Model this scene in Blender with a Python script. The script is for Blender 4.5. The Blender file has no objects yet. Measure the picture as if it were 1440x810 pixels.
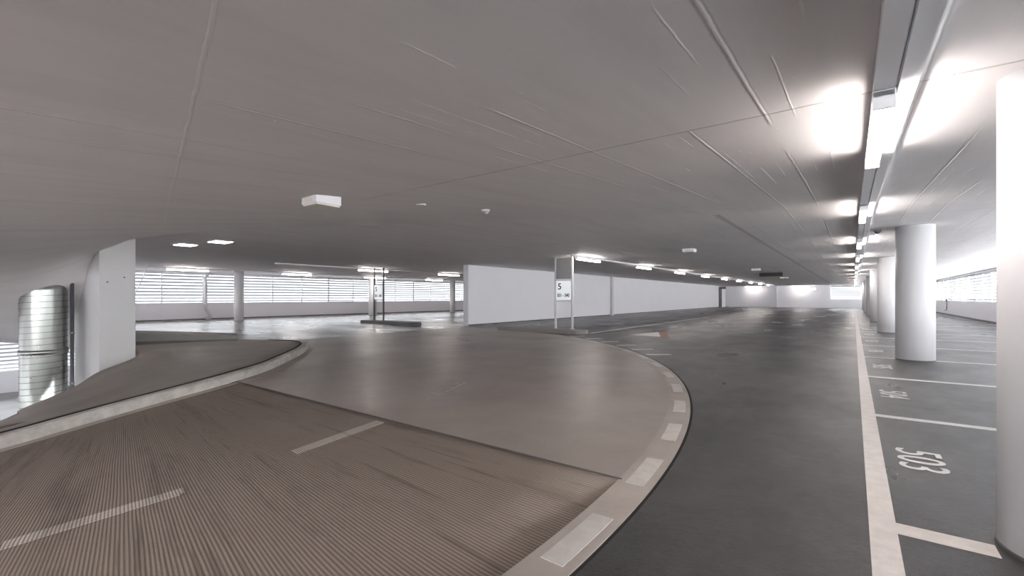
import bpy, bmesh, math
from mathutils import Vector, Matrix
PI = math.pi
S = bpy.context.scene
COL = S.collection
# ------------------------------------------------------------------ layout (metres; +Y runs down the aisle, z=0 is the deck)
AX = (-11.6, 2.6)        # axis of the helical ramp
CC = (-11.6, 1.8)        # centre of the round rim in plan
PITCH = 0.7              # metres of rise per radian
HC = 2.35                # height of the flat ceiling
def zramp(x, y):
    return 0.0 if y >= AX[1] else PITCH * math.atan2(y - AX[1], x - AX[0])
def soffit(a, r):
    k = min(1, max(0, (a + math.radians(75)) / math.radians(45))); k = k * k * (3 - 2 * k)
    return min(HC, 2.05 + PITCH * a + .24 * k * math.exp(-(r / 2.6) ** 2))
def zceil(x, y):
    a = math.atan2(y - AX[1], x - AX[0])
    if a > math.radians(166): a -= 2 * PI
    if x > -1.2 and y < AX[1]: a = max(a, math.radians(-42))
    return soffit(a, math.hypot(x - AX[0], y - AX[1]))
# ------------------------------------------------------------------ materials
def N(nt, t, **kw):
    n = nt.nodes.new(t)
    for k, v in kw.items():
        if k == 'ins':
            for i, val in v.items(): n.inputs[i].default_value = val
        else: setattr(n, k, v)
    return n
def mth(nt, op, a, b=None, c=None):
    n = nt.nodes.new('ShaderNodeMath'); n.operation = op
    for i, v in enumerate((a, b, c)):
        if v is None: continue
        if hasattr(v, 'node'): nt.links.new(v, n.inputs[i])
        else: n.inputs[i].default_value = v
    return n.outputs[0]
def mixc(nt, f, a, b):
    n = nt.nodes.new('ShaderNodeMix'); n.data_type = 'RGBA'
    for i, v in ((0, f), (6, a), (7, b)):
        if hasattr(v, 'node'): nt.links.new(v, n.inputs[i])
        else: n.inputs[i].default_value = v if not isinstance(v, tuple) else (*v, 1)
    return n.outputs[2]
def ramp_(nt, f, p0, p1):
    n = nt.nodes.new('ShaderNodeMapRange'); n.clamp = True
    nt.links.new(f, n.inputs[0]); n.inputs[1].default_value = p0; n.inputs[2].default_value = p1
    return n.outputs[0]
def noise(nt, vec, scale, detail=4, rough=.55, stretch=None):
    if stretch:
        m = nt.nodes.new('ShaderNodeMapping'); m.inputs['Scale'].default_value = stretch
        nt.links.new(vec, m.inputs[0]); vec = m.outputs[0]
    n = nt.nodes.new('ShaderNodeTexNoise'); n.inputs['Scale'].default_value = scale
    n.inputs['Detail'].default_value = detail; n.inputs['Roughness'].default_value = rough
    nt.links.new(vec, n.inputs['Vector']); return n.outputs[0]
def base(name, col=(.5, .5, .5), rough=.6, metal=0., spec=.5):
    m = bpy.data.materials.new(name); m.use_nodes = True
    b = m.node_tree.nodes['Principled BSDF']
    b.inputs['Base Color'].default_value = (*col, 1); b.inputs['Roughness'].default_value = rough
    b.inputs['Metallic'].default_value = metal; b.inputs['Specular IOR Level'].default_value = spec
    return m, m.node_tree, b
def bump(nt, b, h, strength, dist):
    n = nt.nodes.new('ShaderNodeBump'); n.inputs['Strength'].default_value = strength
    n.inputs['Distance'].default_value = dist
    nt.links.new(h, n.inputs['Height']); nt.links.new(n.outputs[0], b.inputs['Normal'])
def objco(nt): return nt.nodes.new('ShaderNodeTexCoord').outputs['Object']
def xyz(nt, v):
    s = nt.nodes.new('ShaderNodeSeparateXYZ'); nt.links.new(v, s.inputs[0]); return s.outputs
def plain(name, col, rough=.6, metal=0., var=.12, scale=3., bmp=0., spec=.5):
    m, nt, b = base(name, col, rough, metal, spec)
    v = objco(nt); f = noise(nt, v, scale, 5)
    c = mixc(nt, f, tuple(x * (1 - var) for x in col), tuple(min(1, x * (1 + var)) for x in col))
    nt.links.new(c, b.inputs['Base Color'])
    if bmp: bump(nt, b, noise(nt, v, scale * 12, 4), bmp, .004)
    return m
def emit(name, col, st):
    m, nt, b = base(name, (.8, .8, .8), .4)
    b.inputs['Emission Color'].default_value = (*col, 1); b.inputs['Emission Strength'].default_value = st
    return m
M = {}
M['wall'] = plain('white_paint', (.72, .71, .745), .55, var=.03, scale=1.2, bmp=.08)
M['column'] = plain('column_paint', (.56, .555, .57), .5, var=.03, scale=1.5, bmp=.06)
M['pier'] = plain('pier_paint', (.66, .65, .655), .55, var=.03, scale=1.5, bmp=.08)
M['white'] = plain('white_enamel', (.72, .72, .74), .35, var=.03)
M['grey'] = plain('grey_enamel', (.30, .30, .31), .4, var=.05)
M['dark'] = plain('dark_steel', (.075, .078, .085), .45, var=.1)
M['steel'] = plain('painted_steel', (.20, .20, .215), .4, .3, var=.08)
M['steel_light'] = plain('light_steel', (.55, .55, .57), .35, .4, var=.05)
M['panel'] = plain('grey_panel', (.23, .225, .23), .5, var=.06)
M['black'] = plain('black_print', (.018, .018, .02), .5, var=.1)
M['door'] = plain('brown_door', (.10, .085, .08), .5, var=.1)
M['kerbtop'] = plain('island_kerb', (.23, .212, .2), .6, var=.15, scale=4, bmp=.2)
M['kerbdark'] = plain('dark_kerb', (.115, .105, .105), .6, var=.15, scale=4, bmp=.2)
M['upstand'] = plain('grey_upstand', (.19, .185, .175), .65, var=.12, scale=5, bmp=.2)
M['upfoot'] = plain('dark_foot', (.09, .085, .08), .6, var=.12, scale=5)
M['slat'] = plain('aluminium_slat', (.20, .205, .215), .4, .0, var=.03)
M['mullion'] = plain('mullion', (.70, .71, .73), .4, var=.03)
M['mullion_dark'] = plain('mullion_dark', (.22, .22, .24), .4, var=.03)
M['seal'] = plain('joint_seal', (.02, .019, .018), .8, var=.2)
M['tube'] = emit('lit_tube', (1, .93, .88), 18.0)
M['spot'] = emit('lit_panel', (1, .98, .96), 6.0)
M['sign'] = emit('lit_sign', (.86, .95, 1.0), .12)
M['yellow_white'] = plain('pale_plastic', (.66, .62, .55), .4, var=.04)

def mk_paint(name, col, wear=.5):
    m, nt, b = base(name, col, .6)
    v = objco(nt)
    f = ramp_(nt, noise(nt, v, 9, 8, .7), .38, .62)
    c = mixc(nt, f, tuple(x * (1 - .28 * wear) for x in col), col)
    nt.links.new(c, b.inputs['Base Color']); bump(nt, b, noise(nt, v, 140, 3), .25, .002)
    return m
M['line'] = mk_paint('line_paint', (.64, .59, .56))
M['line2'] = mk_paint('bay_paint', (.62, .61, .605))
M['rimdash'] = mk_paint('rim_paint', (.56, .525, .495))
M['dash'] = mk_paint('dash_paint', (.42, .39, .365), 1)
M['red'] = mk_paint('red_paint', (.30, .13, .10), 1)

def mk_ceiling():
    m, nt, b = base('board_marked_concrete', (.42, .4, .395), .62, spec=.3)
    v = objco(nt); x, y, z = xyz(nt, v)
    big = noise(nt, v, .35, 4)
    c = mixc(nt, big, (.70, .67, .672), (.78, .75, .756))
    # board joints running down the aisle, in boards of uneven length
    cell = mth(nt, 'FLOOR', mth(nt, 'DIVIDE', x, .47))
    off = mth(nt, 'MULTIPLY', mth(nt, 'FRACT', mth(nt, 'MULTIPLY', cell, .377)), .22)
    fx = mth(nt, 'FRACT', mth(nt, 'DIVIDE', mth(nt, 'ADD', x, off), .47))
    wob = mth(nt, 'MULTIPLY', mth(nt, 'SUBTRACT', noise(nt, v, 7, 4), .5), .03)
    d = mth(nt, 'MULTIPLY', mth(nt, 'ABSOLUTE', mth(nt, 'SUBTRACT', mth(nt, 'ADD', fx, wob), .5)), .47)
    line = mth(nt, 'SUBTRACT', 1, ramp_(nt, d, .003, .011))
    brk = ramp_(nt, noise(nt, v, 1.0, 2, .5, (2.1, .55, 1)), .42, .5)
    fx2 = mth(nt, 'FRACT', mth(nt, 'DIVIDE', mth(nt, 'ADD', x, .07), .118))
    d2 = mth(nt, 'MULTIPLY', mth(nt, 'ABSOLUTE', mth(nt, 'SUBTRACT', mth(nt, 'ADD', fx2, mth(nt, 'MULTIPLY', wob, 3)), .5)), .118)
    line2 = mth(nt, 'MULTIPLY', mth(nt, 'SUBTRACT', 1, ramp_(nt, d2, .001, .006)), ramp_(nt, noise(nt, v, 1.0, 4, .6, (6, .8, 1)), .54, .60))
    line = mth(nt, 'MAXIMUM', line, mth(nt, 'MULTIPLY', line2, .8))
    line = mth(nt, 'MULTIPLY', line, brk)
    # formwork panel joints across the aisle and two cast joints
    def seam(dist, w, mask=None):
        s = mth(nt, 'SUBTRACT', 1, ramp_(nt, mth(nt, 'ABSOLUTE', mth(nt, 'ADD', dist, mth(nt, 'MULTIPLY', wob, .6))), w * .4, w))
        return mth(nt, 'MULTIPLY', s, mask) if mask is not None else s
    s1 = seam(mth(nt, 'SUBTRACT', y, 2.7), .016, mth(nt, 'MULTIPLY', mth(nt, 'GREATER_THAN', x, -4.2), ramp_(nt, noise(nt, v, .9, 2), .36, .46)))
    # radial seam through (-1.46,.53) and (-7.6,2.1)
    k = (2.1 - .53) / (-7.6 + 1.46); ln = math.hypot(1, k)
    dl = mth(nt, 'DIVIDE', mth(nt, 'SUBTRACT', mth(nt, 'SUBTRACT', y, .53), mth(nt, 'MULTIPLY', mth(nt, 'ADD', x, 1.46), k)), ln)
    s2 = seam(dl, .009, mth(nt, 'MULTIPLY', mth(nt, 'LESS_THAN', x, -.4), mth(nt, 'GREATER_THAN', x, -7.8)))
    s3 = seam(mth(nt, 'ADD', x, 1.66), .06, mth(nt, 'GREATER_THAN', y, 7.4))
    s4 = seam(mth(nt, 'SUBTRACT', mth(nt, 'MULTIPLY', mth(nt, 'FRACT', mth(nt, 'DIVIDE', y, 2.6)), 2.6), 1.3), .03, mth(nt, 'GREATER_THAN', y, 7.6))
    # pimples and pores
    vo = N(nt, 'ShaderNodeTexVoronoi'); vo.inputs['Scale'].default_value = 7.5; nt.links.new(v, vo.inputs['Vector'])
    dots = mth(nt, 'MULTIPLY', mth(nt, 'SUBTRACT', 1, ramp_(nt, vo.outputs['Distance'], .03, .06)), ramp_(nt, noise(nt, v, .8, 2), .50, .6))
    edge = mth(nt, 'MULTIPLY', mth(nt, 'SUBTRACT', 1, ramp_(nt, mth(nt, 'ABSOLUTE', mth(nt, 'SUBTRACT', d, .012)), .002, .008)), brk)
    c = mixc(nt, mth(nt, 'MULTIPLY', ramp_(nt, noise(nt, v, 1.0, 7, .65, (3.5, .5, 1)), .45, .7), .22), c, (.46, .44, .44))
    c = mixc(nt, mth(nt, 'MULTIPLY', edge, .5), c, (.36, .34, .34))
    c = mixc(nt, mth(nt, 'MULTIPLY', line, .75), c, (.88, .86, .85))
    c = mixc(nt, mth(nt, 'MULTIPLY', dots, .9), c, (.9, .88, .87))
    c = mixc(nt, mth(nt, 'MULTIPLY', s1, .55), c, (.34, .31, .31))
    c = mixc(nt, mth(nt, 'MULTIPLY', s2, .6), c, (.76, .74, .73))
    c = mixc(nt, mth(nt, 'MULTIPLY', s3, .45), c, (.25, .24, .24))
    c = mixc(nt, mth(nt, 'MULTIPLY', s4, .25), c, (.3, .29, .29))
    nt.links.new(c, b.inputs['Base Color'])
    h = mth(nt, 'ADD', mth(nt, 'ADD', line, mth(nt, 'MULTIPLY', dots, 1.2)), mth(nt, 'ADD', s2, mth(nt, 'MULTIPLY', s1, -1)))
    h = mth(nt, 'ADD', h, mth(nt, 'MULTIPLY', noise(nt, v, 12, 5, .6, (1, .3, 1)), .35))
    bump(nt, b, h, .55, .006)
    return m
M['ceiling'] = mk_ceiling()

def polar(nt, v):
    x, y, z = xyz(nt, v)
    dx = mth(nt, 'SUBTRACT', x, AX[0]); dy = mth(nt, 'SUBTRACT', y, AX[1])
    a = mth(nt, 'ARCTAN2', dy, dx)
    r = mth(nt, 'SQRT', mth(nt, 'ADD', mth(nt, 'MULTIPLY', dx, dx), mth(nt, 'MULTIPLY', dy, dy)))
    return a, r
RIB = .0020
def ribs(nt, a, r):
    cb = N(nt, 'ShaderNodeCombineXYZ')
    nt.links.new(mth(nt, 'MULTIPLY', a, 30.), cb.inputs[0]); nt.links.new(mth(nt, 'MULTIPLY', r, .5), cb.inputs[1])
    wob = mth(nt, 'MULTIPLY', mth(nt, 'SUBTRACT', noise(nt, cb.outputs[0], 1.2, 2), .5), 1.3)
    ph = mth(nt, 'FRACT', mth(nt, 'ADD', mth(nt, 'DIVIDE', a, RIB), wob))
    tri = mth(nt, 'MULTIPLY', mth(nt, 'ABSOLUTE', mth(nt, 'SUBTRACT', ph, .5)), 2)      # 0 crest .. 1 groove
    return ramp_(nt, tri, .35, .75), cb.outputs[0]
def mk_ribbed(name, crest, groove):
    m, nt, b = base(name, crest, .75, spec=.15)
    v = objco(nt); a, r = polar(nt, v); g, pv = ribs(nt, a, r)
    big = noise(nt, v, .5, 4); streak = noise(nt, pv, 1.1, 6, .75); fine = noise(nt, v, 25, 6, .7)
    c0 = mixc(nt, big, tuple(k * .82 for k in crest), tuple(min(1, k * 1.15) for k in crest))
    c0 = mixc(nt, mth(nt, 'MULTIPLY', ramp_(nt, streak, .52, .66), .7), c0, tuple(k * .5 for k in crest))
    cb2 = N(nt, 'ShaderNodeCombineXYZ')
    nt.links.new(mth(nt, 'MULTIPLY', a, 170.), cb2.inputs[0]); nt.links.new(mth(nt, 'MULTIPLY', r, .7), cb2.inputs[1])
    thin = ramp_(nt, noise(nt, cb2.outputs[0], 1., 3, .6), .60, .68)
    c0 = mixc(nt, mth(nt, 'MULTIPLY', thin, .6), c0, tuple(k * .42 for k in crest))
    c0 = mixc(nt, mth(nt, 'MULTIPLY', ramp_(nt, fine, .58, .75), .35), c0, tuple(k * .5 for k in crest))
    vo = N(nt, 'ShaderNodeTexVoronoi'); vo.inputs['Scale'].default_value = 2.6; nt.links.new(v, vo.inputs['Vector'])
    spots = mth(nt, 'MULTIPLY', mth(nt, 'SUBTRACT', 1, ramp_(nt, vo.outputs['Distance'], .035, .06)), ramp_(nt, noise(nt, v, 1.4, 2), .50, .55))
    c = mixc(nt, mth(nt, 'MULTIPLY', g, .75), c0, groove)
    c = mixc(nt, mth(nt, 'MULTIPLY', spots, .8), c, (.05, .045, .04))
    nt.links.new(c, b.inputs['Base Color'])
    bump(nt, b, mth(nt, 'ADD', mth(nt, 'MULTIPLY', g, -1), mth(nt, 'MULTIPLY', fine, .25)), .5, .008)
    return m
M['ribbed'] = mk_ribbed('ribbed_concrete', (.285, .238, .205), (.135, .107, .089))
M['ribdash'] = mk_ribbed('paint_on_ribs', (.52, .475, .435), (.21, .175, .15))

def mk_smooth(name, c1, c2, rough, scl=.6, rv=.12, spec=.5, stretch=None):
    m, nt, b = base(name, c1, rough, spec=spec)
    v = objco(nt)
    big = ramp_(nt, noise(nt, v, scl, 6, .62, stretch), .32, .68); fine = noise(nt, v, 30, 5, .7)
    c = mixc(nt, big, c1, c2)
    c = mixc(nt, mth(nt, 'MULTIPLY', ramp_(nt, fine, .55, .75), .25), c, tuple(k * .6 for k in c1))
    nt.links.new(c, b.inputs['Base Color'])
    nt.links.new(mth(nt, 'ADD', mth(nt, 'MULTIPLY', mth(nt, 'SUBTRACT', big, .5), -rv), rough), b.inputs['Roughness'])
    bump(nt, b, mth(nt, 'ADD', mth(nt, 'MULTIPLY', fine, .3), noise(nt, v, 3, 3)), .10, .004)
    return m
M['concrete'] = mk_smooth('worn_ramp_concrete', (.265, .228, .204), (.355, .312, .28), .42, .55)
M['polished'] = mk_smooth('polished_deck', (.13, .122, .122), (.22, .208, .208), .30, .45, .18, stretch=(.6, 1.2, 1))
M['island'] = mk_smooth('island_concrete', (.225, .194, .175), (.275, .238, .213), .6, 1.2, .05)
M['rim'] = mk_smooth('rim_concrete', (.32, .28, .252), (.41, .365, .33), .5, 1.5, .05)
M['lower'] = mk_smooth('lower_deck', (.2, .19, .19), (.27, .26, .26), .4, .6)
def mk_kerb():
    m, nt, b = base('kerb_concrete', (.42, .4, .37), .7)
    v = objco(nt)
    c = mixc(nt, ramp_(nt, noise(nt, v, 5, 7, .7), .35, .65), (.34, .315, .29), (.52, .495, .46))
    nt.links.new(c, b.inputs['Base Color']); bump(nt, b, noise(nt, v, 30, 5), .3, .006)
    return m
M['kerb'] = mk_kerb()
def mk_asphalt():
    m, nt, b = base('dark_asphalt', (.08, .076, .075), .42, spec=.38)
    v = objco(nt); x, y, z = xyz(nt, v)
    big = ramp_(nt, noise(nt, v, .55, 6, .65, (1.5, .7, 1)), .30, .70)
    grit = noise(nt, v, 170, 3, .6); mid = noise(nt, v, 14, 6, .7)
    c = mixc(nt, big, (.018, .0173, .0178), (.052, .050, .0515))
    g2 = noise(nt, v, 60, 4, .7)
    c = mixc(nt, mth(nt, 'MULTIPLY', ramp_(nt, g2, .42, .62), .6), c, (.012, .0115, .012))
    c = mixc(nt, mth(nt, 'MULTIPLY', ramp_(nt, noise(nt, v, 2.3, 7, .72, (1, .6, 1)), .45, .65), .45), c, (.085, .081, .081))
    c = mixc(nt, mth(nt, 'MULTIPLY', ramp_(nt, grit, .5, .72), .5), c, (.105, .099, .098))
    c = mixc(nt, mth(nt, 'MULTIPLY', ramp_(nt, mid, .55, .75), .35), c, (.04, .037, .036))
    def stain(px, py, rx, ry):
        q = mth(nt, 'ADD', mth(nt, 'POWER', mth(nt, 'DIVIDE', mth(nt, 'SUBTRACT', x, px), rx), 2.), mth(nt, 'POWER', mth(nt, 'DIVIDE', mth(nt, 'SUBTRACT', y, py), ry), 2.))
        return mth(nt, 'SUBTRACT', 1, ramp_(nt, mth(nt, 'ADD', q, mth(nt, 'MULTIPLY', mth(nt, 'SUBTRACT', noise(nt, v, 9, 5), .5), 2.2)), .55, 1.2))
    for s in ((1.3, 6.75, .26, .22), (1.9, 9.2, .3, .16), (-4.6, 24, .5, .6)):
        c = mixc(nt, mth(nt, 'MULTIPLY', stain(*s), .8), c, (.018, .017, .017))
    nt.links.new(c, b.inputs['Base Color'])
    nt.links.new(mth(nt, 'ADD', mth(nt, 'MULTIPLY', big, -.16), .40), b.inputs['Roughness'])
    bump(nt, b, mth(nt, 'ADD', mth(nt, 'MULTIPLY', grit, .8), mid), .55, .008)
    return m
M['asphalt'] = mk_asphalt()
def mk_duct():
    m, nt, b = base('galvanised_sheet', (.42, .43, .41), .28, .95)
    v = objco(nt); x, y, z = xyz(nt, v)
    f = noise(nt, v, 6, 5, .6, (1, 1, .25))
    c = mixc(nt, f, (.30, .31, .29), (.42, .43, .41))
    nt.links.new(c, b.inputs['Base Color'])
    nt.links.new(mth(nt, 'ADD', mth(nt, 'MULTIPLY', noise(nt, v, 4, 2), .1), .24), b.inputs['Roughness'])
    return m
M['duct'] = mk_duct()
M['seam'] = plain('seam_metal', (.16, .16, .15), .4, .8)
# ------------------------------------------------------------------ mesh helpers
def obj(name, bm, mat, parent=None, loc=None, smooth=False, kind=None):
    bmesh.ops.recalc_face_normals(bm, faces=bm.faces)
    me = bpy.data.meshes.new(name); bm.to_mesh(me); bm.free()
    if smooth:
        for p in me.polygons: p.use_smooth = True
    me.materials.append(M[mat] if isinstance(mat, str) else mat)
    o = bpy.data.objects.new(name, me); COL.objects.link(o)
    if loc: o.location = loc
    if parent: o.parent = parent
    if kind: o['kind'] = kind
    return o
def tag(o, label, cat, group=None, kind=None):
    o['label'] = label; o['category'] = cat
    if group: o['group'] = group
    if kind: o['kind'] = kind
    return o
def thing(name, label, cat, loc=(0, 0, 0), group=None, rz=0):
    o = bpy.data.objects.new(name, None); COL.objects.link(o); o.location = loc; o.rotation_euler = (0, 0, rz)
    o.empty_display_size = .1
    return tag(o, label, cat, group)
def dup(root, loc, label, group=None):
    r = root.copy(); COL.objects.link(r); r.location = loc; r['label'] = label
    if group: r['group'] = group
    for ch in root.children:
        c = ch.copy(); COL.objects.link(c); c.parent = r
        for g in ch.children:
            d = g.copy(); COL.objects.link(d); d.parent = c
    return r
def box(bm, x0, x1, y0, y1, z0, z1, bev=0):
    t = bmesh.ops.create_cube(bm, size=1)
    vs = t['verts']
    for v in vs:
        v.co = Vector(((x0 + x1) / 2 + v.co.x * (x1 - x0), (y0 + y1) / 2 + v.co.y * (y1 - y0), (z0 + z1) / 2 + v.co.z * (z1 - z0)))
    if bev:
        es = list({e for v in vs for e in v.link_edges})
        bmesh.ops.bevel(bm, geom=es, offset=bev, segments=2, affect='EDGES', profile=.5)
    return bm
def B(*a, bev=0): return box(bmesh.new(), *a, bev=bev)
def cyl(bm, c, r, z0, z1, n=48, r2=None):
    r2 = r if r2 is None else r2
    lo = [bm.verts.new((c[0] + r * math.cos(2 * PI * i / n), c[1] + r * math.sin(2 * PI * i / n), z0)) for i in range(n)]
    hi = [bm.verts.new((c[0] + r2 * math.cos(2 * PI * i / n), c[1] + r2 * math.sin(2 * PI * i / n), z1)) for i in range(n)]
    for i in range(n):
        j = (i + 1) % n; bm.faces.new((lo[i], lo[j], hi[j], hi[i]))
    bm.faces.new(lo[::-1]); bm.faces.new(hi)
    return bm
def lathe(bm, c, prof, n=48, cap=True):
    rings = [[bm.verts.new((c[0] + r * math.cos(2 * PI * i / n), c[1] + r * math.sin(2 * PI * i / n), z)) for i in range(n)] for r, z in prof]
    for a, b in zip(rings, rings[1:]):
        for i in range(n):
            j = (i + 1) % n; bm.faces.new((a[i], a[j], b[j], b[i]))
    if cap: bm.faces.new(rings[0][::-1]); bm.faces.new(rings[-1])
    return bm
def sheet(bm, rows):
    vs = [[bm.verts.new(p) for p in r] for r in rows]
    for a, b in zip(vs, vs[1:]):
        for i in range(len(a) - 1):
            f = [a[i], a[i + 1], b[i + 1], b[i]]
            try: bm.faces.new(f)
            except ValueError: pass
    return bm
def tube(bm, pts, r, n=10):
    pts = [Vector(p) for p in pts]; rings = []
    for i, p in enumerate(pts):
        t = (pts[min(i + 1, len(pts) - 1)] - pts[max(i - 1, 0)]).normalized()
        u = t.cross(Vector((.31, .95, .05))).normalized(); w = t.cross(u)
        rings.append([bm.verts.new(p + r * (math.cos(2 * PI * k / n) * u + math.sin(2 * PI * k / n) * w)) for k in range(n)])
    for a, b in zip(rings, rings[1:]):
        for i in range(n):
            j = (i + 1) % n; bm.faces.new((a[i], a[j], b[j], b[i]))
    bm.faces.new(rings[0][::-1]); bm.faces.new(rings[-1])
    return bm
def solid(o, t, off=-1):
    m = o.modifiers.new('thickness', 'SOLIDIFY'); m.thickness = t; m.offset = off
def flip_up(bm, up=True):
    bm.normal_update()
    for f in bm.faces:
        if (f.normal.z < 0) == up: f.normal_flip()
def sobj(name, bm, mat, up=True, thick=None, smooth=False, kind='structure'):
    flip_up(bm, up)
    me = bpy.data.meshes.new(name); bm.to_mesh(me); bm.free()
    if smooth:
        for p in me.polygons: p.use_smooth = True
    me.materials.append(M[mat]); o = bpy.data.objects.new(name, me); COL.objects.link(o); o['kind'] = kind
    if thick: solid(o, thick)
    return o
def catmull(pts, n=10):
    P = [Vector(p) for p in pts]; P = [2 * P[0] - P[1]] + P + [2 * P[-1] - P[-2]]; out = []
    for i in range(1, len(P) - 2):
        for k in range(n):
            t = k / n; a, b, c, d = P[i - 1:i + 3]
            out.append(.5 * (2 * b + (c - a) * t + (2 * a - 5 * b + 4 * c - d) * t * t + (3 * b - a - 3 * c + d) * t ** 3))
    return out + [P[-2]]
def frange(a, b, n): return [a + (b - a) * i / n for i in range(n + 1)]
# ------------------------------------------------------------------ floors
XL, XR, YB, YF = -25.9, 4.8, -11.0, 57.0
R0, R1, R2 = 10.5, 10.70, 10.722
def cpt(a, r, z=0): return (CC[0] + r * math.cos(a), CC[1] + r * math.sin(a), z)
bm = bmesh.new()
corner = math.atan2(13 - CC[1], XR - CC[0])
angs = sorted(set(frange(math.radians(-38), PI / 2, 150) + [corner]))
ins, outs = [], []
for a in angs:
    ins.append(cpt(a, R2))
    r = (XR - CC[0]) / math.cos(a) if a <= corner else (13 - CC[1]) / math.sin(a)
    outs.append(cpt(a, r))
mids = [tuple((p[k] + q[k]) / 2 for k in range(3)) for p, q in zip(ins, outs)]
sheet(bm, [ins, mids, outs])
sheet(bm, [[(-11.6, 13, 0), (XR, 13, 0)], [(-11.6, YF, 0), (XR, YF, 0)]])
sobj('floor', bm, 'asphalt', thick=.25)
bm = bmesh.new()
a0 = math.asin((AX[1] - CC[1]) / R0)
aa = frange(a0, PI / 2, 80)
sheet(bm, [[(AX[0] + (cpt(a, R0)[0] - AX[0]) * s, AX[1] + (cpt(a, R0)[1] - AX[1]) * s, 0) for s in (.3, .65, 1)] for a in aa])
sobj('floor_ramp_head', bm, 'concrete', thick=.25)
bm = bmesh.new()
sheet(bm, [[(x, y, 0) for x in (XL - .2, -19, -11.6)] for y in (AX[1], 20, 40, YF)])
sobj('floor_polished', bm, 'polished', thick=.25)
bm = bmesh.new()
sheet(bm, [[cpt(a, R0 - .005, .0015), cpt(a, R1, .0015)] for a in frange(math.radians(-38), PI / 2, 180)])
sobj('trim_1', bm, 'rim', thick=.25)
bm = bmesh.new()
sheet(bm, [[cpt(a, R1, -.006), cpt(a, R2 + .004, -.006)] for a in frange(math.radians(-38), PI / 2, 180)])
sobj('trim_2', bm, 'seal', thick=.2)
# joint between ribbed ramp and landing
bm = B(-6.45, -1.12, 2.588, 2.606, -.02, .003)
obj('trim_3', bm, 'upfoot', kind='structure')
# ribbed ramp
bm = bmesh.new(); rows = []
for al in frange(0, math.radians(-75), 120):
    dx, dy = math.cos(al), math.sin(al)
    bq = dy * (AX[1] - CC[1]); r = -bq + math.sqrt(bq * bq - ((AX[1] - CC[1]) ** 2 - R0 ** 2))
    rows.append([(AX[0] + dx * s, AX[1] + dy * s, PITCH * al) for s in frange(4.6, r, 12)])
sheet(bm, rows); sobj('floor_ramp', bm, 'ribbed', thick=.25, smooth=True)
# ------------------------------------------------------------------ island in the eye of the ramp and its kerb
KP = [(-4.6, -4), (-5.2, -2.6), (-5.75, -1), (-6.07, .51), (-6.2, .99), (-6.33, 1.58), (-6.41, 2.31), (-6.56, 2.75), (-7.02, 3.28), (-7.57, 3.78), (-8.53, 4.61), (-9.37, 5.19), (-9.85, 5.40), (-10.3, 5.42), (-10.9, 5.2)]
EP = [(-8.6, -4.5, -1.75), (-9.2, -2.6, -1.4), (-9.6, -.9, -1.08), (-10.05, .84, -.72), (-10.24, 1.07, -.62), (-10.42, 1.68, -.405), (-10.47, 2.0, -.20), (-10.6, 2.55, .0), (-11.3, 2.62, .09), (-11.9, 2.65, .09), (-12.3, 2.75, .09), (-12.4, 3.3, .09), (-12.3, 4.0, .09), (-12.1, 4.6, .09), (-11.6, 4.9, .09)]
kp = catmull([(x, y, zramp(x, y)) for x, y in KP], 8)
KH, KW = .115, .12
bm = bmesh.new(); rows = []; inner = []
for i, p in enumerate(kp):
    t = (kp[min(i + 1, len(kp) - 1)] - kp[max(i - 1, 0)]); t.z = 0; t.normalize()
    n = Vector((-t.y, t.x, 0))
    rows.append([p + Vector((0, 0, -.1)), p + Vector((0, 0, KH - .02)), p + n * .02 + Vector((0, 0, KH)), p + n * (KW - .01) + Vector((0, 0, KH)), p + n * KW + Vector((0, 0, KH - .01)), p + n * KW + Vector((0, 0, -.1))])
    inner.append(p + n * (KW + .012) + Vector((0, 0, KH - .012)))
sheet(bm, rows)
o = obj('kerb', bm, 'kerb'); tag(o, 'pale weathered concrete kerb curving along the inner side of the ribbed ramp', 'kerb', kind='thing')
# gutter strip of smooth concrete at the kerb's foot
bm = bmesh.new(); rows = []
for i, p in enumerate(kp):
    t = (kp[min(i + 1, len(kp) - 1)] - kp[max(i - 1, 0)]); t.z = 0; t.normalize(); n = Vector((t.y, -t.x, 0))
    q = p + n * .13
    rows.append([p + Vector((0, 0, .004)), Vector((q.x, q.y, zramp(q.x, q.y) + .004))])
sheet(bm, rows); sobj('trim_4', bm, 'rim', thick=.02)
bm = bmesh.new()
sheet(bm, [[p + Vector((0, 0, .004)), p + (p - kp[i]) * .14 + Vector((0, 0, .004))] for i, p in enumerate(inner)])
sobj('trim_9', bm, 'seal')
ep = catmull(EP, 8)
bm = bmesh.new()
sheet(bm, [[a + (b - a) * s for s in frange(0, 1, 10)] for a, b in zip(inner, ep)])
sobj('floor_island', bm, 'island', thick=.2, smooth=True)
# grey upstand beyond the island
def prism(bm, pts, th, zlo, zhi):
    n = len(pts); vs = []
    for k in range(n):
        t = Vector(pts[min(k + 1, n - 1)]) - Vector(pts[max(k - 1, 0)]); t.normalize(); m = Vector((-t.y, t.x))
        a = Vector(pts[k]); b = a + m * th
        vs.append([bm.verts.new((a.x, a.y, zlo[k])), bm.verts.new((a.x, a.y, zhi[k])), bm.verts.new((b.x, b.y, zhi[k])), bm.verts.new((b.x, b.y, zlo[k]))])
    for a, b in zip(vs, vs[1:]):
        for i in range(4):
            j = (i + 1) % 4; bm.faces.new((a[i], a[j], b[j], b[i]))
    bm.faces.new(vs[0]); bm.faces.new(vs[-1][::-1])
    return bm
t = thing('upstand_wall', 'low grey concrete upstand lying behind the ramp island, in front of the louvred facade', 'low wall')
up = [(-11.55, 4.66), (-11.8, 4.05), (-12.0, 3.4), (-12.15, 2.7)]
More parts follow.
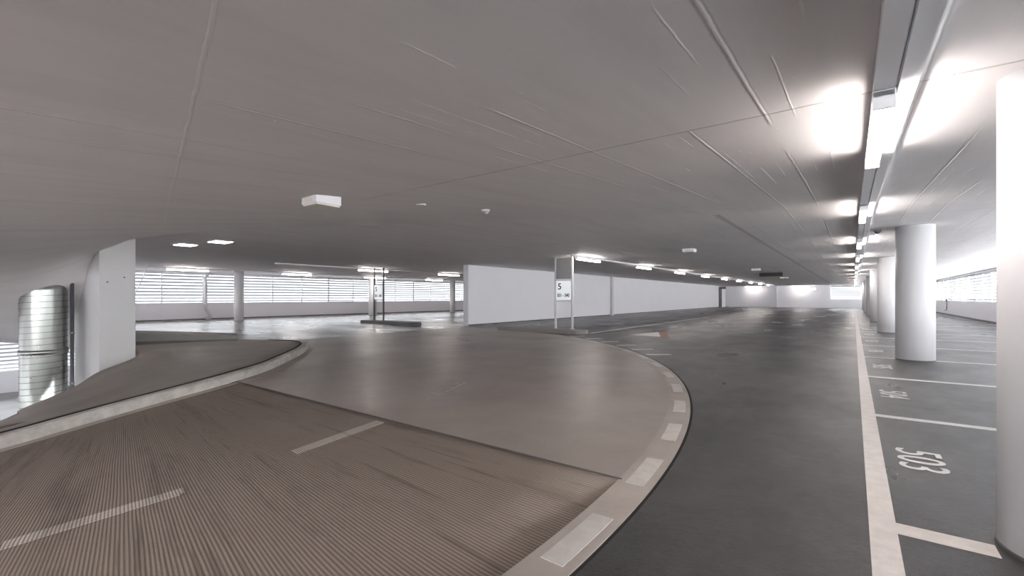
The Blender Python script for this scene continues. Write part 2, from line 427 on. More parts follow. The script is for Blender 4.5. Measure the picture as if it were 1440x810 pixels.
obj('coping', prism(bmesh.new(), up, -.9, [.12, .13, .15, .17], [.20, .25, .31, .36]), 'upstand', t)
obj('foot_strip', prism(bmesh.new(), [(x + .02, y) for x, y in up], -.9, [.0, .0, .0, .0], [.12, .13, .15, .17]), 'upfoot', t)
# ------------------------------------------------------------------ ceiling
bm = bmesh.new()
def rlim(a):
    r = 17.2 / max(.2, math.cos(a)) if a > math.radians(-62) else 11.4
    return min(r, 24)
def apt(a, r):
    x, y = AX[0] + r * math.cos(a), AX[1] + r * math.sin(a); return x, y
rows = []
AF = (HC - 2.05) / PITCH
for a in frange(math.radians(-194), math.radians(-62), 90): rows.append([(*apt(a, r), soffit(a, r)) for r in (.2, .5, .8, 1.2, 1.8, 2.6, 4, 6, 8, 10, 11.4)])
sheet(bm, rows); rows = []
for a in frange(math.radians(-62), AF, 90):
    R = rlim(a); rows.append([(*apt(a, .2 + (R - .2) * s ** 1.5), soffit(a, .2 + (R - .2) * s ** 1.5)) for s in frange(0, 1, 24)])
sheet(bm, rows)
xr = AX[0] + rlim(AF) * math.cos(AF); yr = AX[1] + rlim(AF) * math.sin(AF)
P = [(*apt(AF, .2), HC), (xr, yr, HC), (xr, YF + .5, HC), (XL - .5, YF + .5, HC), (XL - .5, AX[1] - 1.4, HC), (AX[0] - .2, AX[1] - .05, HC)]
vs = [bm.verts.new(p) for p in P]
bm.faces.new(vs)
bmesh.ops.triangulate(bm, faces=[f for f in bm.faces if len(f.verts) > 4])
sobj('ceiling', bm, 'ceiling', up=False, smooth=False)
for p in bpy.data.objects['ceiling'].data.polygons: p.use_smooth = len(p.vertices) == 4
obj('blocking_slab', B(XL - .5, XR + .8, YB - 1, YF + .8, 2.62, 2.8), 'ceiling', kind='structure')  # unseen slab added above the ceiling to keep sky light out
# ------------------------------------------------------------------ outer walls with louvred windows
SILL_L, SILL_R, WTOP = .79, .86, 2.26
NP = 40
obj('wall_left', box(B(XL - .25, XL, -3, YF, -.25, SILL_L), XL - .25, XL, -3, YF, WTOP, 2.6), 'wall', kind='structure')
obj('wall_right', box(B(XR, XR + .25, YB, YF, -.25, SILL_R), XR, XR + .25, YB, YF, WTOP, 2.6), 'wall', kind='structure')
obj('trim_5', B(XL, XL + .1, 5, YF, 0, .05), 'kerbdark', kind='structure')
obj('trim_6', B(XR - .12, XR, YB, YF, 0, .06), 'kerbdark', kind='structure')
obj('wall_back', box(box(B(-6, XR + .25, YB - .25, YB, -.25, .8), -6, XR + .25, YB - .25, YB, 2.2, 2.8), -6, -5.5, YB - .25, YB, .8, 2.2), 'wall', kind='structure')
obj('blocking_wall_rear', box(B(XL - .25, -6, YB - .25, YB, -2.7, 2.8), -6, XR + .25, YB - .25, YB, -2.7, -.25), 'wall', kind='structure')  # unseen wall added to shut sky glow out behind the ramp
PW = 1.7
def window_mesh(zs, zt, w, out):
    f = bmesh.new()
    box(f, -.03, .03, 0, .05, zs, zt, bev=.004); box(f, -.035, .035, .05, w, zs, zs + .04); box(f, -.035, .035, .05, w, zt - .05, zt)
    s = bmesh.new(); p = .152; z = zs + .11
    ch, th, ang = .125, .014, math.radians(32)
    while z < zt - .07:
        c, sn = math.cos(ang), math.sin(ang)
        q = []
        for yy in (.05, w):
            for u, v in ((-ch / 2, -th / 2), (ch / 2, -th / 2), (ch / 2, th / 2), (-ch / 2, th / 2)):
                q.append(s.verts.new(((u * c - v * sn) * out, yy, z - (u * sn + v * c))))
        for i in range(4):
            j = (i + 1) % 4; s.faces.new((q[i], q[j], q[4 + j], q[4 + i]))
        s.faces.new(q[3::-1]); s.faces.new(q[4:])
        z += p
    return f, s
win_n = [0]
def window(proto, loc, dark=False):
    win_n[0] += 1
    e = bpy.data.objects.new('window_%d' % win_n[0], None); COL.objects.link(e); e.location = loc; e['kind'] = 'structure'
    for nm, me in proto:
        if nm == 'frame' and dark: me = me[1]
        elif nm == 'frame': me = me[0]
        o = bpy.data.objects.new(nm, me); COL.objects.link(o); o.parent = e
    return e
def proto(zs, zt, w, out, slat='slat'):
    f, s = window_mesh(zs, zt, w, out)
    ms = []
    for bmx, mt in ((f, 'mullion'), (s, slat)):
        bmesh.ops.recalc_face_normals(bmx, faces=bmx.faces)
        me = bpy.data.meshes.new('louvre'); bmx.to_mesh(me); bmx.free(); me.materials.append(M[mt]); ms.append(me)
    d = ms[0].copy(); d.materials.clear(); d.materials.append(M['mullion_dark'])
    return [('frame', (ms[0], d)), ('louvre_slats', ms[1])]
pl = proto(SILL_L, WTOP, PW, -1); pr = proto(SILL_R, WTOP, PW, 1)
for i in range(-5, 29): window(pl, (XL - .1, 7.2 + PW * i, 0), dark=(i == 5 or i == 9))
for i in range(-10, 27): window(pr, (XR + .12, 10.25 + PW * i, 0), dark=(i % 4 == 1))
# far wall with its louvre opening
def far(px): pass
box_far = bmesh.new()
box(box_far, XL, -1.93, YF, YF + .25, 0, 2.6); box(box_far, -1.93, .62, YF, YF + .25, 0, .85); box(box_far, -1.93, .62, YF, YF + .25, 2.25, 2.6); box(box_far, .62, XR + .25, YF, YF + .25, 0, 2.6)
obj('wall_far', box_far, 'wall', kind='structure')
f, s = window_mesh(.85, 2.25, 2.5, -1)
we = bpy.data.objects.new('window_90', None); COL.objects.link(we); we['kind'] = 'structure'; we.location = (-1.93, YF + .1, 0); we.rotation_euler = (0, 0, -PI / 2)
fo = obj('frame', f, 'mullion', we); so = obj('louvre_slats', s, 'slat', we)
obj('trim_7', B(-7.55, -6.62, YF - .45, YF, 0, 2.45), 'wall', kind='structure')
# central wall along the aisle
MX = -11.85
obj('wall_middle', B(MX - .26, MX, 13.0, 53.7, 0, 2.45), 'wall', kind='structure')
obj('trim_8', B(MX, MX + .012, 13.0, 53.7, 0, .05), 'kerbdark', kind='structure')
o = obj('wall_post', B(MX + .013, MX + .15, 25.75, 25.98, 0, HC, bev=.004), 'column'); tag(o, 'slim white square post standing against the long central wall', 'post', kind='thing')
t = thing('service_door', 'dark brown doorway at the far end of the long central wall', 'door', (MX + .02, 53.7, 0))
obj('door_frame', box(box(box(bmesh.new(), -.04, .04, 0, .12, 0, 2.2), -.04, .04, 1.1, 1.22, 0, 2.2), -.04, .04, 0, 1.22, 2.1, 2.2), 'door', t)
obj('door_leaf', B(-.02, .015, .12, 1.1, 0, 2.1), 'door', t); obj('door_handle', B(.015, .06, .2, .32, 1.0, 1.04), 'steel_light', t)
obj('wall_middle_end', B(MX - .26, MX, 54.9, YF, 0, 2.45), 'wall', kind='structure')
obj('wall_middle_lintel', B(MX - .26, MX, 53.7, 54.9, 2.2, 2.45), 'wall', kind='structure')
# ------------------------------------------------------------------ round columns
def column(name, x, y, r, label, grp):
    t = thing(name, label, 'column', (x, y, 0), grp); t['kind'] = 'thing'
    z = zceil(x, y) + (.03 if y < 8 else 0)
    bm = bmesh.new(); lathe(bm, (0, 0), [(r - .008, 0), (r, .012), (r, z)], 64)
    obj('shaft', bm, 'column', t, smooth=True)
    obj('base_joint', lathe(bmesh.new(), (0, 0), [(r + .006, 0), (r + .006, .012), (r - .01, .016)], 64), 'kerbdark', t)
    return t
G = 'round white columns along the bays'
column('round_column', .8, 2.95, .28, 'big round white column beside bay 503, reaching past the frame edge', G)
names = ['round white column on the bay line just past number 505', 'second round white column beyond bay 505 along the row', 'third round white column beyond bay 505 along the row', 'fourth round white column beyond bay 505 along the row', 'fifth round white column beyond bay 505 along the row', 'last small round white column at the far end of the bay row']
for k, nm in enumerate(names): column('round_column', .87, 10.68 + 7.75 * k, .27, nm, G)
G = 'slim columns before the left facade'
column('round_column', -22.95, 9.35, .20, 'slim round column standing before the louvres beside the white downpipe', G)
column('round_column', -23.3, 17.0, .24, 'slim round column standing behind the farther numbered sign', G)
column('round_column', -22.75, 23.3, .19, 'slim round column before the louvres close to the central wall end', G)
# ------------------------------------------------------------------ pier, duct and pipe in the ramp's eye
t = thing('concrete_pier', 'white concrete pier standing on the ramp island between ramp and ceiling', 'pier')
bm = bmesh.new()
pts = [(-10.47, 2.02), (-10.6, 2.55), (-11.75, 2.5), (-11.8, 1.93)]
lo = [bm.verts.new((x, y, -1.5)) for x, y in pts]; hi = [bm.verts.new((x, y, 2.33)) for x, y in pts]
for i in range(4): bm.faces.new((lo[i], lo[(i + 1) % 4], hi[(i + 1) % 4], hi[i]))
bm.faces.new(lo); bm.faces.new(hi)
obj('pier_body', bm, 'pier', t)
for s_, zz in ((.22, 1.37), (.68, 1.46)):
    bm = bmesh.new(); bmesh.ops.create_uvsphere(bm, u_segments=12, v_segments=8, radius=.014)
    obj('anchor_plug', bm, 'steel', t, (-10.47 - .13 * s_, 2.02 + .53 * s_, zz))
DX, DY, DR = -11.36, 1.46, .30
t = thing('ventilation_duct', 'fat galvanised spiral ventilation duct rising beside the white pier', 'duct', (DX, DY, -2.55))
obj('duct_body', lathe(bmesh.new(), (0, 0), [(DR, k * .13) for k in range(31)], 64), 'duct', t, smooth=True)
# the lock seam winds up the duct as one helix
bm = bmesh.new(); rows = []
for k in range(36 * 64 + 1):
    a = 2 * PI * k / 64; z = .105 * k / 64
    rows.append([((DR + q) * math.cos(a), (DR + q) * math.sin(a), z + dz) for q, dz in ((-.002, 0), (.006, .001), (.006, .009), (-.002, .010))])
obj('spiral_seam', sheet(bm, rows), 'seam', t)
obj('duct_collar', lathe(bmesh.new(), (0, 0), [(DR, 2.66), (DR + .016, 2.665), (DR + .016, 2.74), (DR, 2.745)], 64), 'duct', t, smooth=True)
t = thing('drain_pipe', 'thin dark vertical pipe squeezed between the duct and the white pier', 'pipe', (-11.17, 1.79, -2.55))
obj('pipe_body', cyl(bmesh.new(), (0, 0), .028, 0, 3.9, 16), 'dark', t, smooth=True)
for zz in (2.1, 3.0): obj('pipe_clip', cyl(bmesh.new(), (0, 0), .036, zz, zz + .03, 16), 'steel', t)
# ------------------------------------------------------------------ lower deck seen through the ramp's eye
LZ = -2.55
bm = bmesh.new(); sheet(bm, [[(XL - .2, -9, LZ), (-4, -9, LZ)], [(XL - .2, 12, LZ), (-4, 12, LZ)]]); sobj('floor_lower', bm, 'lower', thick=.2)
obj('blocking_wall_lower', B(XR, XR + .25, YB, 12, LZ, -.25), 'wall', kind='structure')  # unseen wall added to stop outside light reaching the lower deck
obj('wall_lower', box(B(XL - .25, XL, -9, 12, LZ, LZ + .8), XL - .25, XL, -9, 12, LZ + 2.2, -.25), 'wall', kind='structure')
pw = proto(LZ + .8, LZ + 2.2, PW, -1)
for i in range(-5, 6): window(pw, (XL - .1, 1.3 + PW * i, 0))
def paint(name, pts, mat, label, cat, grp=None, z=None, th=.003):
    bm = bmesh.new()
    hi = [bm.verts.new((x, y, (zramp(x, y) if z is None else z) + th)) for x, y in pts]
    lo = [bm.verts.new((v.co.x, v.co.y, v.co.z - th - .002)) for v in hi]
    bm.faces.new(hi); bm.faces.new(lo[::-1])
    for i in range(len(hi)): j = (i + 1) % len(hi); bm.faces.new((hi[i], lo[i], lo[j], hi[j]))
    o = obj(name, bm, mat); tag(o, label, cat, grp, kind='thing'); return o
paint('painted_line', [(-16, 1.0), (-15.85, 1.0), (-17.6, 2.6), (-17.8, 2.6)], 'line2', 'slanting white line on the lower deck seen beside the duct', 'road marking', 'lines on the lower deck', LZ)
paint('painted_line', [(-15.2, .2), (-15.0, .2), (-15.0, 2.2), (-15.2, 2.2)], 'line2', 'straight white line across the lower deck seen beside the duct', 'road marking', 'lines on the lower deck', LZ)
t = thing('steel_post', 'dark steel post on the lower deck at the frame edge beside the duct', 'post', (-12.62, .42, LZ))
obj('post_shaft', B(-.06, .06, -.06, .06, 0, 2.3, bev=.008), 'dark', t); obj('base_plate', B(-.11, .11, -.11, .11, 0, .015), 'steel', t)
# ------------------------------------------------------------------ road markings
ALINE = .06, .165
paint('aisle_line', [(ALINE[0], -1), (ALINE[1], -1), (ALINE[1], 56.5), (ALINE[0], 56.5)], 'line', 'broad white line running the whole aisle along the numbered bays', 'road marking', None, 0)
G = 'white bay lines beside the round columns'
Y0, SW = 2.83, 2.6
for k in range(0, 19):
    yk = Y0 + SW * k; x1 = .50 if k == 0 else 4.62
    lab = 'short white bay line on the camera side of number 503' if k == 0 else 'thin white bay line between bay %d and bay %d' % (502 + k, 503 + k)
    h = .062 if k == 0 else .05
    paint('bay_line', [(ALINE[1], yk - h), (x1, yk - h), (x1, yk + h), (ALINE[1], yk + h)], 'line' if k == 0 else 'line2', lab, 'road marking', G, 0)
def text_mesh(body, size, name='lettering', extr=.0015, bold=0.):
    cu = bpy.data.curves.new(name, 'FONT'); cu.body = body; cu.size = size; cu.extrude = extr; cu.offset = bold; cu.align_x = 'CENTER'; cu.align_y = 'CENTER'
    cu.resolution_u = 6
    tmp = bpy.data.objects.new('tmp', cu); COL.objects.link(tmp)
    bpy.context.view_layer.update()
    me = bpy.data.meshes.new_from_object(tmp.evaluated_get(bpy.context.evaluated_depsgraph_get()))
    bpy.data.objects.remove(tmp); bpy.data.curves.remove(cu)
    me.name = name; me.materials.clear(); return me
for k in range(0, 14):
    me = text_mesh(str(503 + k), .47); me.materials.append(M['line2'])
    # stretch letters a little, reading from the aisle
    xs = [v.co.x for v in me.vertices]; ys = [v.co.y for v in me.vertices]
    sx = .48 / (max(xs) - min(xs)); sy = .245 / (max(ys) - min(ys)); ox = (max(xs) + min(xs)) / 2; oy = (max(ys) + min(ys)) / 2
    for v in me.vertices: v.co.x = (v.co.x - ox) * sx; v.co.y = (v.co.y - oy) * sy
    o = bpy.data.objects.new('bay_number', me); COL.objects.link(o)
    o.location = (.365, Y0 + SW * (k + .5) - .02, .002); o.rotation_euler = (0, 0, -PI / 2)
    tag(o, 'white painted bay number %d on the dark asphalt' % (503 + k), 'painted number', 'bay numbers')
paint('aisle_line', [(-6.5, 12.6), (-6.38, 12.6), (-6.38, 52), (-6.5, 52)], 'line2', 'long thin white line along the bays in front of the central wall', 'road marking', None, 0)
G = 'white bay lines before the central wall'
OR = ['first', 'second', 'third', 'fourth', 'fifth', 'sixth', 'seventh', 'eighth', 'ninth', 'tenth', 'eleventh', 'twelfth', 'thirteenth', 'fourteenth', 'fifteenth', 'sixteenth']
for k in range(12):
    yk = 15.2 + 2.6 * k
    paint('bay_line', [(-11.3, yk - .04), (-6.5, yk - .04), (-6.5, yk + .04), (-11.3, yk + .04)], 'dash', '%s bay line before the central wall, counted from the sign island' % OR[k], 'road marking', G, 0)
def arcquad(a0, a1, r0, r1, n=5): return [cpt(a, r0) [:2] for a in frange(a0, a1, n)] + [cpt(a, r1)[:2] for a in frange(a1, a0, n)]
G = 'white dashes on the ramp rim'
st = 1.0 / 10.6
def rim_a(x, y): return math.atan2(y - CC[1], x - CC[0])
for k in range(-1, 12):
    am = .005 + k * .0905; hl = .245 / 10.6
    lab = ('%s white dash on the ramp rim, counted from the ribbed part' % OR[k + 1])
    paint('rim_dash', arcquad(am - hl, am + hl, 10.545, 10.655), 'rimdash', lab, 'road marking', G, .0015)
G = 'short bars across the ramp rim'
for k in range(6):
    a = rim_a(-3.05, 8.62) + .078 * k; ca, sa = math.cos(a), math.sin(a)
    q = []
    for r, w in ((10.78, -.07), (11.25, -.07), (11.25, .07), (10.78, .07)): q.append((CC[0] + r * ca - w * sa, CC[1] + r * sa + w * ca))
    paint('short_bar', q, 'line2', '%s short white bar on the asphalt touching the ramp rim, counted from the aisle' % OR[k], 'road marking', G, 0)
# centre line of the ramp
G = 'centre dashes of the ramp'
cd = [((-3.54, .30), (-3.40, 1.06), 'ribdash', 'grooved white dash on the ribbed ramp, lowest of the centre line'), ((-3.37, 1.76), (-3.36, 2.53), 'ribdash', 'grooved white dash ending at the joint of the ribbed ramp'),
      ((-3.70, 3.38), (-4.04, 4.30), 'dash', 'first pale centre dash on smooth concrete past the ribbed joint'), ((-4.68, 5.29), (-5.22, 6.2), 'dash', 'second pale centre dash on smooth concrete past the ribbed joint'),
      ((-6.05, 6.9), (-6.62, 7.6), 'dash', 'third pale centre dash on smooth concrete past the ribbed joint'), ((-7.7, 8.5), (-8.6, 9.0), 'dash', 'fourth faint centre dash before the polished deck'), ((-9.6, 9.4), (-10.6, 9.6), 'dash', 'fifth faint centre dash before the polished deck')]
for p, q, mt, lab in cd:
    p, q = Vector(p), Vector(q); d = (q - p).normalized(); n = Vector((-d.y, d.x)) * .055
    bm = bmesh.new()
    def zz(v): return (v.x, v.y, zramp(v.x, v.y) + .0045)
    sheet(bm, [[zz(p + (q - p) * s + n * k) for k in (-1, -.5, 0, .5, 1)] for s in frange(0, 1, 24)])
    flip_up(bm); me = bpy.data.meshes.new('centre_dash'); bm.to_mesh(me); bm.free(); me.materials.append(M[mt])
    o = bpy.data.objects.new('centre_dash', me); COL.objects.link(o); tag(o, lab, 'road marking', G, kind='thing'); solid(o, .004)
# direction arrow
t = thing('floor_arrow', 'white arrow on a worn red patch painted on the aisle asphalt', 'road marking', (0, 0, 0)); t['kind'] = 'thing'
def pm(name, pts, mat, z0, par):
    bm = bmesh.new(); f = bm.faces.new([bm.verts.new((x, y, z0)) for x, y in pts]); r = bmesh.ops.extrude_face_region(bm, geom=[f])
    for v in r['geom']:
        if isinstance(v, bmesh.types.BMVert): v.co.z += .002
    return obj(name, bm, mat, par)
pm('red_patch', [(-4.83, 14.7), (-4.04, 12.55), (-5.36, 12.6)], 'red', 0.0005, t)
pm('arrow_paint', [(-4.9, 14.2), (-4.28, 12.58), (-5.24, 12.66)], 'line2', .003, t)
# ------------------------------------------------------------------ sign stands on their islands
def island(x0, x1, y0, y1, lab, mat):
    bm = bmesh.new(); r = (y1 - y0) / 2; n = 14
    out = [(x0 + .1, y0), (x1 - r, y0)] + [(x1 - r + r * math.sin(PI * i / n), y0 + r - r * math.cos(PI * i / n)) for i in range(1, n)] + [(x1 - r, y1), (x0 + .1, y1), (x0, y1 - .1), (x0, y0 + .1)]
    f = bm.faces.new([bm.verts.new((x, y, 0)) for x, y in out]); e = bmesh.ops.extrude_face_region(bm, geom=[f])
    top = [v for v in e['geom'] if isinstance(v, bmesh.types.BMVert)]
    for v in top: v.co.z = .12
    te = [ed for ed in bm.edges if all(v in top for v in ed.verts)]
    bmesh.ops.bevel(bm, geom=te, offset=.02, segments=2, affect='EDGES')
    o = obj('traffic_island', bm, mat); tag(o, lab, 'traffic island', 'islands under the signs'); o['kind'] = 'thing'
island(-9.6, -6.35, 11.9, 12.5, 'grey kerbed island with rounded end carrying the sign beside the central wall', 'kerbtop')
island(-17.0, -13.5, 11.7, 12.25, 'low dark island carrying the farther sign on the polished deck', 'kerbdark')
FONT_OBJS = []
def sign_stand(x, y, w, lab, post, h):
    t = thing('sign_stand', lab, 'sign', (x, y, .12), 'numbered signs between twin posts')
    H = h - .12
    for s, nm in ((0, 'post'), (w, 'post')):
        obj('post', B(s - .028, s + .028, -.028, .028, 0, H, bev=.004), post, t)
        obj('foot_plate', B(s - .06, s + .06, -.06, .06, 0, .012), post, t)
    z0, z1 = .86, 1.52
    for z in (z0, z1): obj('crossbar', B(.03, w - .03, -.02, .02, z - .02, z + .02), post, t)
    sg = obj('sign_panel', B(.04, w - .04, -.035, .035, z0 + .035, z1 - .035, bev=.006), 'sign', t)
    pan_w = w - .08
    for body, size, px, pz, wd in (('5', .27, .19, .70, .12), ('501 - 540', .15, .5, .17, pan_w * .84)):
        me = text_mesh(body, size, bold=.004); me.materials.append(M['black'])
        xs = [v.co.x for v in me.vertices]; k = wd / (max(xs) - min(xs)); ox = (max(xs) + min(xs)) / 2
        for v in me.vertices: v.co.x = (v.co.x - ox) * k
        o = bpy.data.objects.new('lettering', me); COL.objects.link(o); o.parent = sg
        o.location = (.04 + pan_w * px + (.03 if body == '5' else 0), -.0375, z0 + .035 + (z1 - z0 - .07) * (pz if body == '5' else .24)); o.rotation_euler = (PI / 2, 0, 0)
    return t, z1
t, z1 = sign_stand(-7.52, 12.32, .6, 'lit white sign reading 5 and 501 - 540 beside the central wall', 'steel_light', 2.35)
obj('upper_panel', B(.03, .57, -.012, .012, z1 + .03, 2.2), 'panel', t)
t, z1 = sign_stand(-16.4, 12.05, .62, 'farther lit white sign with a 5 on thin dark posts before the louvres', 'dark', 2.35)
# ------------------------------------------------------------------ light rails and tubes
def rail(x, y0, y1, lab, tray=False, grp='light rails'):
    t = thing('light_rail', lab, 'light rail', (0, 0, 0), grp)
    ys = frange(y0, y1, max(2, int((y1 - y0) / 1.0)))
    def strip(xa, xb, drop, up=0.002):
        bm = bmesh.new(); rows = []
        for y in ys:
            z = zceil((xa + xb) / 2, y) - up; rows.append([(xa, y, z), (xa, y, z - drop), (xb, y, z - drop), (xb, y, z), (xa, y, z)])
        return sheet(bm, rows)
    obj('rail_channel', strip(x - .035, x + .035, .055), 'white', t)
    if tray:
        obj('cable_tray', strip(x + .05, x + .115, .04), 'white', t)
    return t
def lit():
    t = thing('tube_light', 'x', 'light')
    obj('housing', B(-.04, .04, 0, 1.55, -.03, 0, bev=.004), 'white', t)
    bm = bmesh.new(); box(bm, -.034, .034, .02, 1.53, -.075, -.03, bev=.012); obj('diffuser', bm, 'tube', t)
    for y in (0, 1.53): obj('end_cap', B(-.04, .04, y, y + .02, -.078, -.0, bev=.003), 'white', t)
    return t
L0 = lit(); first = [True]
def put_light(x, y, lab, grp, rz=0):
    za, zb = zceil(x, y) - .06, zceil(x, y + 1.55) - .06
    if first[0]: o = L0; first[0] = False; o.location = (x, y, za); o['label'] = lab; o['group'] = grp
    else: o = dup(L0, (x, y, za), lab, grp)
    o.rotation_euler = (math.atan2(zb - za, 1.55) if not rz else 0, 0, rz)
    return o
G = 'tube lights over the numbered bays'
rail(.105, -6.5, 56.5, 'white light rail on the ceiling above the broad aisle line', True)
lb = ['big lit tube on the white rail above bay 503', 'second lit tube on the rail over the numbered bays', 'third lit tube on the rail over the numbered bays'] + ['%s lit tube on the rail over the numbered bays' % OR[k] for k in range(3, 12)]
for k in range(12): put_light(.105, 2.5 + 4.6 * k, lb[k], G)
for k in (1, 2): put_light(.105, 2.5 - 4.6 * k, 'lit tube on the rail over the numbered bays, behind the camera', G)
for rr in (9.4,):  # fill tubes added out of view to brighten the area near the camera
    for k in range(4):
        al = math.radians(-24 - 17 * k); px, py = AX[0] + rr * math.cos(al), AX[1] + rr * math.sin(al)
        o = put_light(px, py, 'added unseen fill tube on the ramp soffit behind the camera', 'added fill tubes over the ramp')
        # radial fitting: lies along a level line of the helical soffit
        o.location.z = 2.05 + PITCH * al - .012; o.rotation_euler = (0, 0, al - PI / 2)
G = 'tube lights before the central wall'
rail(-6.55, 11.6, 54, 'thin white light rail running from the near sign towards the far wall')
for k in range(9): put_light(-6.55, 11.9 + 4.6 * k, '%s lit tube from the sign along the rail before the central wall' % OR[k], G)
G = 'tube lights over the polished deck'
rail(-16.66, 8, 54, 'thin light rail passing over the farther sign')
for k in range(4): put_light(-16.66, 11.4 + 4.6 * k, '%s lit tube on the rail passing over the farther sign' % OR[k], G)
rail(-22.5, 2.8, 50, 'dark thin light rail close to the louvred facade')
for k in range(6): put_light(-22.5, 6.4 + 4.7 * k, '%s lit tube from the pier on the rail close to the louvred facade' % OR[k], 'tube lights along the facade')
put_light(-9.6, 56.2, 'lit tube across the far wall beside the brown doorway', 'tube lights at the far wall', -PI / 2)
put_light(-5.2, 56.2, 'lit tube across the far wall between its pilaster and louvre', 'tube lights at the far wall', -PI / 2)
# ------------------------------------------------------------------ small ceiling fittings
def fitting(x, y, s, lab):
    t = thing('emergency_light', lab, 'emergency light', (x, y, zceil(x, y)), 'emergency light boxes')
    obj('box_body', B(-s, s, -s, s, -.075, .02, bev=.006), 'white', t)
    obj('box_lens', B(-s * .92, s * .92, -s * .92, s * .92, -.088, -.075, bev=.003), 'yellow_white', t)
    obj('label_plate', B(-s * .5, s * .5, -s - .003, -s, -.06, -.02), 'yellow_white', t)
    return t
fitting(-3.95, 2.32, .125, 'white square emergency light box on the ramp ceiling')
fitting(-3.4, 12.2, .14, 'small white light box on the aisle ceiling before the black sign board')
fitting(-3.4, 22.3, .16, 'small white light box on the ceiling right before the black sign board')
fitting(-3.45, 33, .2, 'tiny white light box on the ceiling beyond the black sign board')
t = thing('smoke_detector', 'small white domed smoke detector on the ceiling over the ramp head', 'smoke detector', (-3.72, 4.4, zceil(-3.72, 4.4)))
obj('detector_base', cyl(bmesh.new(), (0, 0), .055, -.025, .01, 24), 'white', t); obj('detector_dome', lathe(bmesh.new(), (0, 0), [(.04, -.025), (.036, -.045), (.015, -.06)], 24), 'grey', t, smooth=True)
t = thing('smoke_detector', 'small grey detector on the ceiling beside the bay light rail', 'smoke detector', (.36, 10.9, HC))
obj('detector_base', cyl(bmesh.new(), (0, 0), .06, -.025, .005, 24), 'grey', t); obj('detector_dome', lathe(bmesh.new(), (0, 0), [(.045, -.025), (.04, -.05), (.015, -.065)], 24), 'dark', t, smooth=True)
t = thing('cover_plate', 'flat round white cover plate on the ramp ceiling between light box and detector', 'cover plate', (-3.8, 3.4, zceil(-3.8, 3.4)))
obj('plate_disc', lathe(bmesh.new(), (0, 0), [(.055, .01), (.055, -.006), (.045, -.012)], 24), 'white', t); obj('plate_screw', cyl(bmesh.new(), (0, 0), .006, -.016, -.012, 10), 'steel', t)
for x, y, lab in ((-12.55, 3.95, 'glowing square ceiling lamp, the one closer to the white pier'), (-11.25, 4.2, 'glowing square ceiling lamp, the one farther from the white pier')):
    t = thing('ceiling_lamp', lab, 'ceiling lamp', (x, y, HC), 'square ceiling lamps behind the pier')
    obj('lamp_frame', B(-.24, .24, -.2, .2, -.025, .01, bev=.004), 'white', t); obj('lamp_panel', B(-.21, .21, -.17, .17, -.032, -.024), 'spot', t)
t = thing('hanging_sign', 'black sign board hanging from the aisle ceiling', 'sign', (-3.75, 25.6, HC))
obj('board', B(0, 1.0, -.06, .06, -.22, -.04, bev=.008), 'black', t)
for x in (.15, .85): obj('hanger', cyl(bmesh.new(), (x, 0), .012, -.05, .01, 10), 'dark', t)
t = thing('exit_sign', 'small glowing white sign box high on the far wall', 'sign', (-3.3, YF, 1.98))
obj('sign_case', B(-.18, .18, -.1, 0, -.1, .1, bev=.01), 'white', t); obj('sign_face', B(-.16, .16, -.106, -.1, -.08, .08), 'spot', t)
t = thing('wall_sign', 'dark small sign board projecting above the brown doorway', 'sign', (MX, 53.6, 2.12))
obj('board', B(.1, .75, -.03, .03, -.12, .12), 'dark', t); obj('bracket', B(-.005, .12, -.015, .015, -.02, .02), 'dark', t)
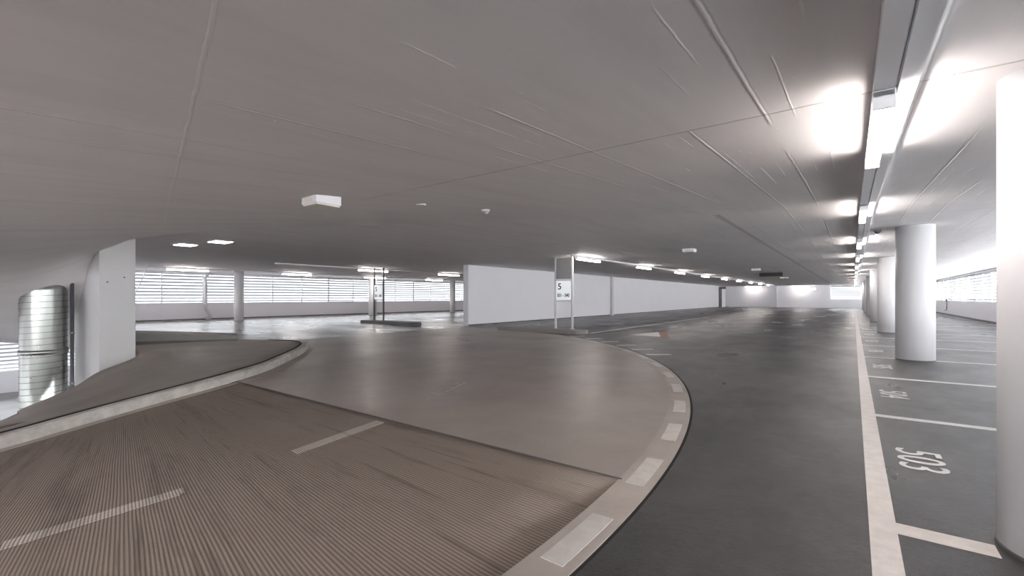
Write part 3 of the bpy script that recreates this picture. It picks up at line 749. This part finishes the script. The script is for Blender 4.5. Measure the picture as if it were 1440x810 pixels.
# pipes on the facades
t = thing('downpipe', 'white downpipe with swan-neck bends in front of the louvres', 'downpipe', (XL + .15, 8.95, 0))
obj('pipe_body', tube(bmesh.new(), catmull([(0, 0, .04), (0, .22, .12), (.02, .02, .5), (.02, 0, .8), (.02, 0, 1.6), (.02, .0, 1.85), (.02, -.03, 2.02), (-.02, .16, 2.3)], 8), .075, 12), 'column', t, smooth=True)
for zz in (.75, 1.75): obj('pipe_clip', cyl(bmesh.new(), (.02, 0), .085, zz, zz + .04, 16), 'white', t)
t = thing('wall_pipe', 'thin grey pipe with an elbow on the low wall under the far bay louvres', 'pipe', (XR - .07, 39.6, 0))
obj('pipe_body', tube(bmesh.new(), catmull([(0, .9, .25), (0, .2, .3), (0, 0, .45), (0, 0, .9)], 6), .03, 10), 'grey', t, smooth=True)
obj('pipe_clip', cyl(bmesh.new(), (0, 0), .05, .86, .95, 12), 'dark', t)
# ------------------------------------------------------------------ daylight, camera, colour
w = bpy.data.worlds.new('overcast'); S.world = w; w.use_nodes = True
bg = w.node_tree.nodes['Background']; bg.inputs[0].default_value = (.93, .965, 1, 1); bg.inputs[1].default_value = 1.0
# overcast sky: grey ground, pale horizon, much brighter towards the zenith
wt = w.node_tree; gx, gy, gz = xyz(wt, wt.nodes.new('ShaderNodeTexCoord').outputs['Generated'])
c = mixc(wt, ramp_(wt, gz, -.03, .01), (.40, .40, .41), (.66, .69, .72))
c = mixc(wt, ramp_(wt, gz, .06, .55), c, (8.6, 9.0, 9.4))
# the clouds are brightest around the veiled sun, behind the camera and to its right
glow = ramp_(wt, mth(wt, 'ADD', mth(wt, 'MULTIPLY', gx, .76), mth(wt, 'MULTIPLY', gy, -.65)), -.15, .85)
c = mixc(wt, glow, c, (9.3, 9.6, 9.9))
wt.links.new(c, bg.inputs[0])
cam = bpy.data.cameras.new('camera'); co = bpy.data.objects.new('camera', cam); COL.objects.link(co)
co.location = (0, 0, 1.1); co.rotation_euler = (PI / 2, 0, math.atan2(.6, .8))
cam.sensor_width = 36; cam.lens = 36 * 640 / 1440; cam.shift_y = 13 / 1440; cam.clip_start = .05; cam.clip_end = 300
S.camera = co
S.view_settings.view_transform = 'Standard'; S.view_settings.look = 'None'; S.view_settings.gamma = 1; S.view_settings.use_curve_mapping = False
S.view_settings.exposure = 1.65
S.cycles.use_denoising = True; S.cycles.max_bounces = 10; S.cycles.diffuse_bounces = 6; S.cycles.glossy_bounces = 4
S.cycles.sample_clamp_indirect = 6
